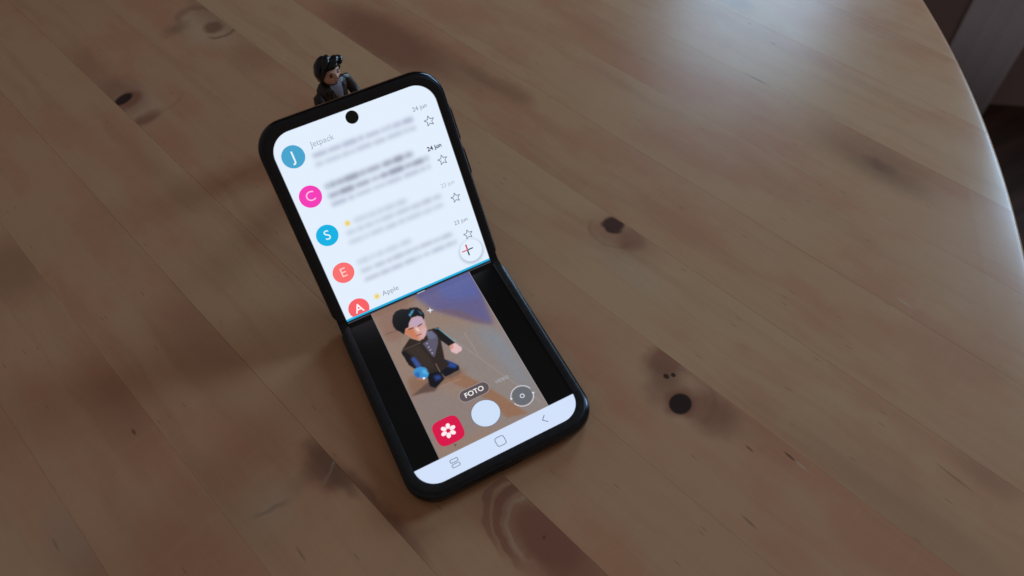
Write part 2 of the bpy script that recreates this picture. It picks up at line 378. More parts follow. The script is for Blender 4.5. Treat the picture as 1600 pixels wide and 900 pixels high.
for name, fn in (('lower_body', lower), ('upper_body', upper)):
    bm = bmesh.new()
    loft(bm, [[fn(x, l, h) for x, l in outline(i)] for i, h in ((3.0, .02), (1.7, .22), (.8, .8), (.2, 1.8), (0, 2.9), (0, 4.4), (.12, 5.3), (.5, 6.2), (1.15, 6.75), (1.6, 6.86))])
    body = auto_smooth(from_bm(name, bm, M_FRAME, phone), 40)
    # raised bezel: a U round the display
    def upath(w, e, r, l0):
        return [(w, l0), (w, l0+3), (w, (l0+e)/2)] + arc(w-r, e-r, r, 0, P/2, 14) + arc(-w+r, e-r, r, P/2, P, 14) + [(-w, (l0+e)/2), (-w, l0+3), (-w, l0)]
    sect = [(W2-1.15, LEN-1.15, 10.9, 6.6), (W2-1.25, LEN-1.25, 10.8, 7.15), (W2-1.6, LEN-1.6, 10.5, 7.36), (W2-2.2, LEN-2.2, 10, 7.42),
            (DW+.35, DL+.35, DR+.35, 7.42), (DW+.1, DL+.1, DR+.1, 7.33), (DW, DL, DR, 7.05), (DW, DL, DR, 6.5)]
    paths = [[(x, l, h) for x, l in upath(w, e, r, 3.0)] for w, e, r, h in sect]
    # round the hinge end of each arm
    for row in paths:
        for i in (0, len(row)-1):
            x, l, h = row[i]; t = (abs(x)-DW)/(W2-1.15-DW); row[i] = (x, 1.6+2.6*t**3, h)
    bm = bmesh.new(); rings = [[fn(*paths[k][i]) for k in range(len(sect))] for i in range(len(paths[0]))]
    loft(bm, rings)
    auto_smooth(from_bm('bezel', bm, M_BEZEL, body), 40)
    if name == 'upper_body':
        # side keys on the right edge
        for nm, la, lb in (('power_key', 38.0, 49.5), ('volume_key', 52.5, 66.0)):
            bm = bmesh.new(); rr = 1.05; hc = 3.6
            prof = [(la+rr-rr*math.cos(t), hc+rr*math.sin(t)) for t in np.linspace(-P/2, P/2, 9)] + [(lb-rr+rr*math.cos(t), hc+rr*math.sin(t)) for t in np.linspace(P/2, -P/2, 9)]
            cl_, ch_ = (la+lb)/2, hc
            loft(bm, [[fn(x, cl_+(l-cl_)*k, ch_+(h-ch_)*k) for l, h in prof] for x, k in ((W2-.6, 1), (W2+.38, 1), (W2+.55, .93))])
            auto_smooth(from_bm(nm, bm, M_KEY, body), 40)
        for j, lx in enumerate((-24.5, -13.5)):             # two outer lenses on the back
            bm = bmesh.new()
            loft(bm, [[fn(lx+r*math.cos(t), 70+r*math.sin(t), h) for t in np.linspace(0, math.tau, 24, endpoint=False)] for r, h in ((4.8, .1), (4.8, -.7), (4.2, -.9), (3.6, -.9), (3.4, -.5))])
            auto_smooth(from_bm('rear_lens', bm, M_BACK, body))
    else:
        bm = bmesh.new()                                     # charging port and speaker holes in the front edge
        loft(bm, [[fn(x, l, h) for x, h in [(3.1*math.copysign(1, math.cos(t))+1.25*math.cos(t), 3.5+1.25*math.sin(t)) for t in np.linspace(.01, math.tau+.01, 24, endpoint=False)]] for l in (LEN-1, LEN+.02)])
        from_bm('charging_port', bm, M_DARK, body)
        for j in range(5):
            bm = bmesh.new(); xx = 12+j*2.2
            loft(bm, [[fn(xx+.55*math.cos(t), l, 3.5+.55*math.sin(t)) for t in np.linspace(0, math.tau, 12, endpoint=False)] for l in (LEN-1, LEN+.02)])
            from_bm('speaker_hole', bm, M_DARK, body)
bm = bmesh.new()                                             # spine that fills the wedge behind the fold
angs = np.linspace(-P/2-.12, -P/2+FOLD+.12, 14); ring = [(0.0, HD-1.2)]+[(6.7*math.cos(a), HD+6.7*math.sin(a)) for a in angs]
loft(bm, [[(x, y, z) for y, z in ring] for x in (-W2+.9, W2-.9)])
auto_smooth(from_bm('hinge_spine', bm, M_FRAME, phone), 40)
for sx in (-1, 1):                                           # caps in the notch on both sides of the fold
    bm = bmesh.new(); xa, xb = (DW+.2, W2-1.3) if sx > 0 else (-W2+1.3, -DW-.2)
    sec = [lower(0, 3.4, 6.3), lower(0, 3.4, 7.08), lower(0, .9, 7.02), upper(0, .9, 7.02), upper(0, 3.4, 7.08), upper(0, 3.4, 6.3), (0, .4, 4.6)]
    loft(bm, [[(x, y, z) for _, y, z in sec] for x in (xa, xb)])
    from_bm('hinge_cap', bm, M_BEZEL, phone)

# ------------------------------------------------------------------ the flexible display: one sheet, its picture held per vertex
BA = 2.6                                                    # half length of the bend
BR = 2*BA/FOLD; TLN = BR*math.tan(FOLD/2)
def sheet(x, s, lift=0.0):
    """x across, s along (0 = fold, + = upper half) -> point of the display surface in mm"""
    s0 = s
    if s <= -BA: y, z, t = s+BA-TLN, 0.0, 0.0
    elif s >= BA: y, z, t = (s-BA+TLN)*cF, (s-BA+TLN)*sF, FOLD
    else:
        t = (s+BA)/BR; y, z = -TLN+BR*math.sin(t), BR*(1-math.cos(t))
    return (x, y-lift*math.sin(t), HD+z+lift*math.cos(t))
def scr(px, py, half):
    """photo pixel -> (x, s) on that half of the display"""
    d = pix_dir(px, py)
    if half == 'l': t = (HD-CAM[2])/d[2]; q = CAM+d*t; return (q[0], q[1]+TLN-BA)
    n = np.array([0, -sF, cF]); q = CAM+d*(np.dot(np.array([0, 0, HD])-CAM, n)/np.dot(d, n))
    return (q[0], q[1]*cF+(q[2]-HD)*sF-TLN+BA)
RES = 0.2
nx, ns = int(2*DW/RES)+1, int(2*DL/RES)+1
gx = np.linspace(-DW, DW, nx); gs = np.linspace(-DL, DL, ns)
GX, GS = np.meshgrid(gx, gs)                                # shape (ns, nx)
IMG = np.zeros((ns, nx, 3))                                 # painted in sRGB 0..255
def blur(a, r):
    if r <= 0: return a
    n = int(math.ceil(r*2.5/RES)); k = np.exp(-.5*(np.arange(-n, n+1)*RES/r)**2); k /= k.sum()
    for ax in (0, 1):
        pad = [(0, 0)]*a.ndim; pad[ax] = (n, n); q = np.pad(a, pad, mode='edge'); o = np.zeros_like(a)
        for i, w in enumerate(k): o += w*(q[i:i+a.shape[0]] if ax == 0 else q[:, i:i+a.shape[1]])
        a = o
    return a
def put(mask, col, amt=1.0):
    IMG[:] = IMG*(1-(mask*amt)[..., None]) + np.array(col)*(mask*amt)[..., None]
def edge(d): return np.clip(.5-d/RES, 0, 1)                 # signed distance -> coverage
def rrect(x0, x1, s0, s1, r):
    cx, cs = (x0+x1)/2, (s0+s1)/2; qx = np.abs(GX-cx)-(x1-x0)/2+r; qs = np.abs(GS-cs)-(s1-s0)/2+r
    return edge(np.hypot(np.maximum(qx, 0), np.maximum(qs, 0))+np.minimum(np.maximum(qx, qs), 0)-r)
def disc(x, s, r): return edge(np.hypot(GX-x, GS-s)-r)
def polymask(pts, soft=.18):
    ins = np.zeros(GX.shape, bool); n = len(pts)
    xs = [p[0] for p in pts]; ss = [p[1] for p in pts]
    for i in range(n):
        x1, y1 = pts[i]; x2, y2 = pts[(i+1) % n]
        if y1 == y2: continue
        cond = ((GS > min(y1, y2)) & (GS <= max(y1, y2)))
        ins ^= cond & (GX < (x2-x1)*(GS-y1)/(y2-y1)+x1)
    m = ins.astype(float)
    # blur only in a window round the polygon
    i0, i1 = np.searchsorted(gs, [min(ss)-2, max(ss)+2]); j0, j1 = np.searchsorted(gx, [min(xs)-2, max(xs)+2])
    m[i0:i1, j0:j1] = blur(m[i0:i1, j0:j1], soft); return m
def seg(p, q, w):
    p, q = np.array(p), np.array(q); d = q-p; L2 = d@d
    t = np.clip(((GX-p[0])*d[0]+(GS-p[1])*d[1])/L2, 0, 1)
    return np.exp(-((np.hypot(GX-p[0]-t*d[0], GS-p[1]-t*d[1]))/w)**2)

# -- upper half: the mail list
PAPER = (227, 239, 253)
sC = np.mean([scr(541, 500.5, 'u')[1], scr(768, 404.5, 'u')[1]])        # middle of the blue window edge
put((GS > sC-.1).astype(float), PAPER)
def words(p, q, amt, h, col=(96, 96, 128), soft=.75):
    (x0, s0), (x1, s1) = scr(*p, 'u'), scr(*q, 'u'); s_ = (s0+s1)/2
    m = np.zeros(GX.shape); x = x0
    while x < x1-.6:
        w = min(random.uniform(1.6, 6.5), x1-x); hh = h*random.uniform(.85, 1.15)
        m = np.maximum(m, ((GX > x) & (GX < x+w) & (np.abs(GS-s_) < hh/2))*random.uniform(.75, 1)); x += w+random.uniform(.4, .9)
    i0, i1 = np.searchsorted(gs, [s_-5, s_+5]); m[i0:i1] = blur(m[i0:i1], soft)
    put(m, col, amt)
words((488, 241), (648, 188), .42, 1.5); words((492, 256), (651, 201), .34, 1.5)
words((507, 290), (650, 241), .62, 1.7, (70, 70, 92), .85); words((512, 304), (670, 250), .58, 1.6, (80, 80, 104), .8); words((517, 317), (673, 263), .38, 1.4)
words((553, 345), (637, 313), .34, 1.5, soft=.9); words((541, 363), (690, 308), .36, 1.5, soft=.85); words((545, 378), (693, 321), .34, 1.5, soft=.85)
words((558, 408), (643, 378), .36, 1.5, soft=.9); words((563, 423), (707, 367), .40, 1.5, soft=.8); words((570, 437), (713, 378), .40, 1.5, soft=.8)
for px, py in ((543, 349), (589, 463)):
    x, s_ = scr(px, py, 'u'); put(np.exp(-(np.hypot(GX-x, GS-s_)/.95)**2), (248, 196, 40), .85)
fx, fs = scr(736, 391, 'u')
put(np.exp(-((np.hypot(GX-fx, GS-fs+.5)-4.7)/.8)**2)*(GS > sC), (140, 150, 175), .40); put(disc(fx, fs, 4.8), (228, 240, 254))
# blue edge of the active window and the split bar on the fold
put((np.abs(GS-sC) < .42).astype(float), (38, 178, 226)); put(((GS < sC-.42) & (GS > sC-.62)).astype(float), (20, 90, 125))
sG = np.mean([scr(545, 503.8, 'l')[1], scr(766, 411, 'l')[1]])
sTop = sG-.55
put(((GS < sC-.9) & (GS > sTop)).astype(float), (70, 70, 82))
# -- lower half: camera app on black with the white bar below
def mean_s(*pts): return float(np.mean([scr(*p, 'l')[1] for p in pts]))
sNav = mean_s((647.5, 735.6), (740, 691), (895, 616.8))
xL = float(np.mean([scr(*p, 'l')[0] for p in ((583, 499), (632, 603), (686, 712))]))
xR = float(np.mean([scr(*p, 'l')[0] for p in ((735, 428), (790, 521), (855, 632))]))
view = ((GX > xL) & (GX < xR) & (GS < sTop) & (GS > sNav)).astype(float)
KEEP = IMG.copy()
def z3(x, y): return scr(520+x/3.6, 400+y/3.6, 'l')
def z8(x, y): return scr(580+x/5.622, 460+y/5.622, 'l')
def P3(pts, col, soft=.5, amt=1): put(polymask([z3(*p) for p in pts], soft), col, amt)
def P8(pts, col, soft=.17, amt=1): put(polymask([z8(*p) for p in pts], soft), col, amt)
put(view, (146, 124, 112))
P3([(560, 420), (900, 380), (1260, 860), (900, 980), (700, 640)], (138, 129, 126), 2.6, .85)
P3([(780, 380), (960, 430), (1210, 860), (1040, 700)], (128, 138, 152), 2.4, .75)
P3([(200, 300), (470, 180), (430, 330), (380, 480), (300, 470)], (138, 106, 92), 1.4, .85)
P3([(420, 200), (790, 60), (905, 385), (800, 362), (560, 300)], (96, 92, 138), 1.0, .95)
P3([(560, 150), (790, 80), (840, 230), (640, 250)], (88, 98, 160), 1.6, .8)
P3([(560, 300), (700, 300), (905, 385), (800, 372)], (112, 92, 108), .6, .8)
P3([(420, 690), (560, 640), (760, 640), (560, 760), (440, 800)], (134, 102, 84), 1.0, .9)
P3([(620, 690), (720, 655), (880, 740), (1100, 885), (980, 910), (860, 800)], (146, 106, 82), .4, .9)
P3([(440, 790), (560, 740), (880, 860), (800, 1000), (560, 1050)], (138, 124, 122), 1.4, .8)
for a, q, w, col, k in (((450, 795), (720, 690), .25, (168, 146, 134), .45), ((740, 430), (820, 560), .3, (164, 152, 146), .4), ((405, 190), (440, 290), .3, (150, 125, 120), .4),
                        ((680, 470), (1170, 820), .25, (168, 160, 154), .35), ((300, 440), (420, 400), .4, (110, 78, 80), .5), ((640, 640), (900, 900), .2, (146, 128, 120), .4)):
    put(seg(z3(*a), z3(*q), w)*view, col, k)
st = blur(np.random.rand(ns, nx), .25); st = (st-st.mean())/st.std(); IMG += (view*st*.9)[..., None]
# the little figure as the camera app shows it
P8([(350, 900), (500, 770), (640, 730), (560, 850), (440, 870)], (92, 70, 64), .35, .9)
P8([(600, 740), (700, 690), (780, 650), (790, 690), (700, 740)], (104, 84, 78), .4, .7)
P8([(600, 560), (660, 575), (772, 628), (772, 662), (650, 725), (608, 680)], (19, 21, 30))
P8([(630, 575), (700, 592), (758, 622), (745, 648), (690, 640), (640, 625)], (40, 74, 150), .42)
P8([(425, 640), (600, 660), (642, 742), (565, 822), (515, 805), (492, 715)], (18, 19, 27))
P8([(545, 715), (600, 705), (622, 735), (570, 760)], (42, 66, 132), .42)
P8([(340, 385), (430, 412), (500, 310), (560, 300), (600, 335), (625, 470), (645, 570), (690, 610), (640, 660), (500, 700), (400, 640), (330, 590), (266, 512), (276, 480)], (46, 37, 34))
P8([(300, 480), (420, 450), (520, 560), (560, 650), (480, 640), (400, 560)], (58, 47, 42), .5, .8)
P8([(452, 432), (505, 395), (482, 330), (530, 318), (585, 372), (588, 430), (558, 548), (545, 550)], (92, 86, 106))
P8([(505, 395), (482, 330), (530, 318), (575, 360), (560, 385)], (104, 106, 132), .3)
for q in ((490, 432), (505, 463), (520, 488), (536, 516)): put(disc(*z8(*q), .32), (178, 170, 208), .9)
put(seg(z8(280, 487), z8(432, 425), .22), (92, 80, 74), .8); put(seg(z8(568, 610), z8(604, 680), .22), (150, 120, 100), .7)
P8([(538, 300), (590, 290), (645, 345), (742, 425), (695, 462), (610, 402), (570, 342)], (27, 24, 25))
put(seg(z8(596, 304), z8(735, 416), .26), (122, 172, 188), .85); put(seg(z8(560, 300), z8(596, 300), .3), (110, 150, 165), .7)
P8([(688, 450), (740, 424), (796, 468), (795, 496), (745, 522), (703, 503)], (222, 184, 186)); P8([(688, 450), (712, 436), (722, 470), (700, 486)], (206, 140, 120), .25)
P8([(266, 512), (305, 500), (425, 622), (385, 655), (330, 620)], (25, 22, 24))
P8([(345, 560), (380, 548), (442, 622), (402, 652)], (56, 82, 152), .36)
P8([(370, 690), (385, 655), (430, 634), (472, 640), (494, 660), (484, 674), (508, 692), (502, 722), (470, 746), (435, 738), (398, 738)], (58, 142, 204)); P8([(440, 660), (490, 665), (500, 700), (460, 700)], (96, 182, 228), .4, .9); P8([(375, 700), (400, 745), (470, 760), (440, 735)], (190, 120, 96), .25, .8)
put(disc(*z8(463, 737), .5), (236, 236, 242)); P8([(375, 695), (420, 680), (430, 730), (400, 735)], (34, 92, 168), .35, .8)
P8([(322, 240), (350, 205), (400, 188), (440, 192), (466, 230), (487, 300), (482, 350), (462, 390), (420, 402), (370, 388), (330, 362), (292, 342), (298, 300)], (206, 158, 148))
P8([(330, 240), (400, 190), (445, 196), (472, 262), (425, 275), (350, 285)], (188, 164, 190), .5, .9)
P8([(292, 340), (300, 305), (370, 300), (395, 345), (425, 395), (370, 388), (330, 362)], (196, 118, 84), .4, .9)
P8([(440, 300), (485, 290), (482, 350), (450, 388)], (214, 176, 186), .5, .8); P8([(382, 296), (405, 292), (432, 322), (410, 326)], (242, 206, 190), .22, .9)
put(seg(z8(412, 279), z8(442, 260), .26), (58, 34, 40), .9); put(seg(z8(332, 306), z8(368, 294), .26), (70, 38, 34), .9); put(seg(z8(402, 362), z8(438, 348), .24), (150, 62, 58), .9)
P8([(185, 242), (190, 190), (215, 150), (260, 130), (320, 130), (345, 118), (400, 113), (442, 138), (466, 180), (464, 222), (440, 192), (400, 188), (352, 208), (330, 250), (326, 290), (300, 302), (290, 352), (258, 330), (220, 312), (196, 282)], (12, 13, 18))
P8([(328, 186), (348, 146), (380, 128), (368, 160), (346, 192)], (66, 146, 178), .22); P8([(405, 134), (440, 156), (454, 190), (425, 166)], (52, 92, 124), .22)
put(seg(z8(350, 200), z8(335, 175), .2), (110, 160, 200), .6)
# keep the photo inside the viewfinder, add its bright rim
IMG[:] = KEEP*(1-view[..., None])+IMG*view[..., None]
put(((np.abs(GX-xL) < .12) | (np.abs(GX-xR) < .12)).astype(float)*(GS < sTop)*(GS > sNav), (168, 162, 168), .8)
BAR = (211, 226, 251)
put((GS < sNav).astype(float), BAR)
# rounded corners of the panel
put(1-rrect(-DW+.08, DW-.08, -DL+.08, DL-.08, DR), (0, 0, 0))
IMG = np.clip(IMG, 0, 255); f01 = IMG/255; LINI = np.where(f01 <= .04045, f01/12.92, ((f01+.055)/1.055)**2.4)
pts = np.array([sheet(0, s_) for s_ in gs])
co = np.empty((ns, nx, 3)); co[..., 0] = gx[None, :]; co[..., 1] = pts[:, 1][:, None]; co[..., 2] = pts[:, 2][:, None]; co *= S
idx = np.arange(ns*nx).reshape(ns, nx)
quads = np.stack([idx[:-1, :-1], idx[:-1, 1:], idx[1:, 1:], idx[1:, :-1]], -1).reshape(-1, 4)
me = bpy.data.meshes.new('display'); me.vertices.add(ns*nx); me.vertices.foreach_set('co', co.ravel())
me.loops.add(quads.size); me.loops.foreach_set('vertex_index', quads.ravel().astype(np.int32))
me.polygons.add(len(quads)); me.polygons.foreach_set('loop_start', np.arange(0, quads.size, 4, dtype=np.int32))
me.polygons.foreach_set('use_smooth', np.ones(len(quads), bool)); me.update()
ca = me.color_attributes.new('picture', 'FLOAT_COLOR', 'POINT')
ca.data.foreach_set('color', np.concatenate([LINI.reshape(-1, 3), np.ones((ns*nx, 1))], 1).ravel().astype(np.float32))
dm, nt, pr = new_mat('lit_display'); b = NB(nt)
va = b.n('ShaderNodeVertexColor'); va.layer_name = 'picture'
nt.links.new(va.outputs[0], pr.inputs['Emission Color']); pr.inputs['Emission Strength'].default_value = 1
pr.inputs['Base Color'].default_value = (.004, .004, .004, 1); pr.inputs['Roughness'].default_value = .22; pr.inputs['Specular IOR Level'].default_value = .35
display = link('display', me, dm, phone)

# -- crisp marks printed on the display
def flat(name, loops, col, lift=.03):
    """thin lit shapes given in sheet coordinates (list of polygons)"""
    bm = bmesh.new()
    for lp in loops: bm.faces.new([bm.verts.new(sheet(x, s_, lift)) for x, s_ in lp])
    bmesh.ops.triangulate(bm, faces=bm.faces)
    return from_bm(name, bm, lit(col), display, recalc=False)
def circ(x, s_, r, n=40): return [(x+r*math.cos(t), s_+r*math.sin(t)) for t in np.linspace(0, math.tau, n, endpoint=False)]
def stroke(pl, w, closed=False):
    """polyline -> quads of width w"""
    out = []; n = len(pl)
    for i in range(n if closed else n-1):
        p, q = np.array(pl[i], float), np.array(pl[(i+1) % n], float); d = (q-p)/np.linalg.norm(q-p); m = np.array([-d[1], d[0]])*w/2; e = d*w*.35
        out.append([tuple(p-e-m), tuple(q+e-m), tuple(q+e+m), tuple(p-e+m)])
    return out
def lettering(name, txt, x, s_, size, col, lift=.06, bold=0.0, cut=None):
    cu = bpy.data.curves.new(name, 'FONT'); cu.body = txt; cu.size = size; cu.align_x = 'CENTER'; cu.align_y = 'CENTER'; cu.offset = bold
    to = bpy.data.objects.new('tmp', cu); COL.objects.link(to)
    bpy.context.view_layer.update()
    me_ = bpy.data.meshes.new_from_object(to.evaluated_get(bpy.context.evaluated_depsgraph_get()))
    bpy.data.objects.remove(to)
    if cut is not None:
        bt = bmesh.new(); bt.from_mesh(me_)
        bmesh.ops.bisect_plane(bt, geom=bt.verts[:]+bt.edges[:]+bt.faces[:], plane_co=(0, cut-s_, 0), plane_no=(0, -1, 0), clear_outer=True)
        bt.to_mesh(me_); bt.free()
    for v_ in me_.vertices: v_.co = Vector(sheet(x+v_.co.x, s_+v_.co.y, lift))*S
    me_.materials.clear(); o = link(name, me_, lit(col), display); o.data.name = name; return o
AVA = [('J', 458.5, 245, (72, 164, 206)), ('C', 486, 307, (244, 62, 184)), ('S', 511, 368, (20, 178, 228)), ('E', 537, 426, (250, 112, 112)), ('A', 560, 482, (248, 98, 104))]
ax = float(np.mean([scr(px, py, 'u')[0] for _, px, py, _ in AVA]))
RAV = 4.25
for ch, px, py, col in AVA:
    s_ = scr(px, py, 'u')[1]; lp = circ(ax, s_, RAV)
    if ch == 'A': lp = [(x, max(y, sC+.43)) for x, y in lp]
    flat('avatar_disc', [lp], col)
    cl = {'J': (235, 248, 255), 'C': (255, 190, 232), 'S': (225, 248, 255), 'E': (255, 205, 200), 'A': (255, 246, 248)}[ch]
    lettering('avatar_letter', ch, ax, s_-.05, 5.4, cl, .3 if ch == 'A' else .06, .04 if ch in 'JA' else .0, sC+.43 if ch == 'A' else None)
lettering('sender_name', 'Jetpack', *scr(503, 220, 'u'), 3.1, (168, 172, 196)); lettering('sender_name', 'Apple', *scr(610, 454, 'u'), 3.0, (150, 154, 172))
stars = [(669.5, 189.5), (691, 250), (712.5, 308.5), (733, 365.5)]
sx_ = float(np.mean([scr(*q, 'u')[0] for q in stars]))
for q in stars:
    s_ = scr(*q, 'u')[1]
    pl = [(sx_+(2.0 if i % 2 == 0 else .92)*math.sin(i*P/5), s_+(2.0 if i % 2 == 0 else .92)*math.cos(i*P/5)) for i in range(10)]
    flat('star_icon', stroke(pl, .30, True), (120, 126, 142))
for txt, q, col, bd in (('24 jun', (655.5, 168), (128, 136, 152), 0), ('24 jun', (678.5, 230), (62, 66, 78), .06), ('23 jun', (699.5, 287.5), (176, 184, 200), 0), ('23 jun', (720, 345.5), (128, 134, 150), 0)):
    lettering('date_text', txt, *scr(*q, 'u'), 2.4, col, bold=bd)
px_, ps_ = scr(730.5, 390.5, 'u'); a_ = 2.3; w_ = .62
flat('plus_arm', stroke([(px_, ps_+.3), (px_, ps_+a_)], w_), (214, 42, 72)); flat('plus_arm', stroke([(px_, ps_-.3), (px_, ps_-a_)], w_), (22, 84, 70))
flat('plus_arm', stroke([(px_-.3, ps_), (px_-a_, ps_)], w_*.8), (226, 78, 100)); flat('plus_arm', stroke([(px_+.3, ps_), (px_+a_, ps_)], w_*.8), (34, 52, 60))
bm = bmesh.new(); hx, hs = scr(550, 183, 'u')
loft(bm, [[sheet(hx+r*math.cos(t), hs+r*math.sin(t), h) for t in np.linspace(0, math.tau, 32, endpoint=False)] for r, h in ((2.45, .02), (2.45, .05))])
punch = from_bm('front_camera', bm, plain('camera_hole_black', (.006, .006, .007), .3), display)
# camera app marks
hx_, hs_ = scr(657, 455.5, 'l'); flat('split_handle', stroke([(hx_-1.6, sTop+.25), (hx_+1.6, sTop+.25)], .3), (190, 190, 200))
qx, qs = scr(672, 485, 'l')
flat('effect_icon', [[(qx+(1.5 if i % 2 == 0 else .45)*math.sin(i*P/4+.3), qs+(1.5 if i % 2 == 0 else .45)*math.cos(i*P/4+.3)) for i in range(8)]], (226, 226, 236))
tx, ts = scr(741, 612.5, 'l'); hw, hh = 6.0, 2.55
pill = [(tx+math.copysign(hw-hh, math.cos(t))+hh*math.cos(t), ts+hh*math.sin(t)) for t in np.linspace(.001, math.tau+.001, 36, endpoint=False)]
flat('mode_pill', [pill], (92, 82, 85), .03); flat('mode_pill_rim', stroke(pill, .24, True), (158, 148, 152), .05); lettering('mode_text', 'FOTO', tx, ts, 2.9, (246, 244, 244), .07, .04)
lettering('mode_text', 'VIDEO', *scr(784.5, 593, 'l'), 1.9, (176, 178, 186))
bx, bs = scr(759, 645.5, 'l'); flat('shutter_button', [circ(bx, bs, 5.35)], (206, 224, 248)); flat('shutter_rim', stroke(circ(bx, bs, 5.5), .22, True), (112, 112, 128), .05)
rx, rs = scr(816, 618.5, 'l'); flat('flip_disc', [circ(rx, rs, 3.75)], (104, 106, 114), .03)
for a0 in (.35, .35+P):
    flat('flip_arc', stroke([(rx+4.25*math.cos(a0+t), rs+4.25*math.sin(a0+t)) for t in np.linspace(0, 2.55, 18)], .32), (206, 210, 222), .05)
    e = np.array([rx+4.25*math.cos(a0+2.6), rs+4.25*math.sin(a0+2.6)]); flat('flip_arrow', [circ(e[0], e[1], .62, 3)], (226, 228, 236), .06)
flat('flip_ring', stroke(circ(rx, rs, .75, 20), .34, True), (214, 218, 228), .06)
gxx, gss = scr(700.5, 673, 'l')
sq = [(gxx+5.3*math.copysign(abs(math.cos(t))**.55, math.cos(t)), gss+5.3*math.copysign(abs(math.sin(t))**.55, math.sin(t))) for t in np.linspace(0, math.tau, 64, endpoint=False)]
flat('gallery_tile', [sq], (214, 22, 74), .03)
pet = []
for i in range(6):
    a = i*P/3+.2; pet.append([(gxx+1.85*math.cos(a)+1.12*math.cos(t)*math.cos(a)-.82*math.sin(t)*math.sin(a), gss+1.85*math.sin(a)+1.12*math.cos(t)*math.sin(a)+.82*math.sin(t)*math.cos(a)) for t in np.linspace(0, math.tau, 16, endpoint=False)])
for q in pet: flat('flower_petal', [q], (255, 238, 244), .06)
kx, ks = scr(712, 695, 'l'); flat('chevron_icon', stroke([(kx-.5, ks-.5), (kx+.2, ks), (kx-.5, ks+.5)], .26), (70, 66, 78), .05)
NAVC = (92, 100, 118)
nx_, nS = scr(782, 689, 'l')
rr_ = [(nx_+1.75*math.copysign(abs(math.cos(t))**.45, math.cos(t)), nS+1.75*math.copysign(abs(math.sin(t))**.45, math.sin(t))) for t in np.linspace(0, math.tau, 40, endpoint=False)]
flat('home_icon', stroke(rr_, .26, True), NAVC)
bx_, bS = scr(850.5, 655, 'l'); flat('back_icon', stroke([(bx_+.7, bS+1.45), (bx_-.75, bS), (bx_+.7, bS-1.45)], .28), NAVC)
cx_, cS = scr(711, 723, 'l')
for dx in (-.95, .95):
    r2 = [(cx_+1.45*math.copysign(abs(math.cos(t))**.4, math.cos(t)), cS+dx+.62*math.copysign(abs(math.sin(t))**.4, math.sin(t))) for t in np.linspace(0, math.tau, 28, endpoint=False)]
    flat('recents_icon', stroke(r2, .24, True), NAVC)

# ------------------------------------------------------------------ toy figure behind the phone
TOY = (5.6, 114.5, 0)
toy = empty('toy_figure', TOY, math.radians(28)); toy.scale = (1.08, 1.08, 1.08)             # it faces local -y, towards the phone
tag(toy, 'small plastic toy figure with black hair and dark jacket standing behind the phone', 'toy figure')
M_SKIN = plain('toy_skin_plastic', (.80, .45, .33), .38, var=.03)
M_HAIR = plain('toy_hair_plastic', (.005, .006, .009), .25, spec=.5, var=.1)
M_JACK = plain('toy_jacket_plastic', (.024, .017, .015), .36, spec=.5, var=.1)
M_SHIRT = plain('toy_shirt_plastic', (.22, .20, .23), .42, var=.06)
M_TROU = plain('toy_trouser_plastic', (.018, .019, .026), .34, spec=.6)
M_INK = plain('toy_print_dark', (.03, .018, .015), .4); M_LIP = plain('toy_print_lip', (.34, .10, .08), .4)
def sup(rx, ry, n, e=.7): return [(rx*math.copysign(abs(math.cos(t))**e, math.cos(t)), ry*math.copysign(abs(math.sin(t))**e, math.sin(t))) for t in np.linspace(0, math.tau, n, endpoint=False)]
bm = bmesh.new()                                             # jacket torso
loft(bm, [[(x, y+dy, z) for x, y in sup(a, c_, 32)] for a, c_, z, dy in ((6.2, 4.0, 11, 0), (6.4, 4.2, 13, 0), (6.0, 4.0, 18, 0), (6.6, 4.3, 23, 0), (7.3, 4.4, 26.5, 0), (7.2, 4.2, 28.4, 0), (5.8, 3.6, 29.8, .1), (3.2, 2.8, 30.6, .2))])
torso = auto_smooth(from_bm('jacket', bm, M_JACK, toy), 50)
bm = bmesh.new()                                             # shirt front with collar
loft(bm, [[(x, y-.25, z) for x, y in ((-a, -yy), (-a*.5, -yy-.35), (0, -yy-.5), (a*.5, -yy-.35), (a, -yy), (a, -yy+1.4), (-a, -yy+1.4))] for a, z, yy in ((.3, 17.5, 4.0), (1.4, 22, 4.2), (2.6, 26.5, 4.3), (2.9, 28.4, 4.05), (2.7, 29.9, 3.2))])
auto_smooth(from_bm('shirt', bm, M_SHIRT, torso), 50)
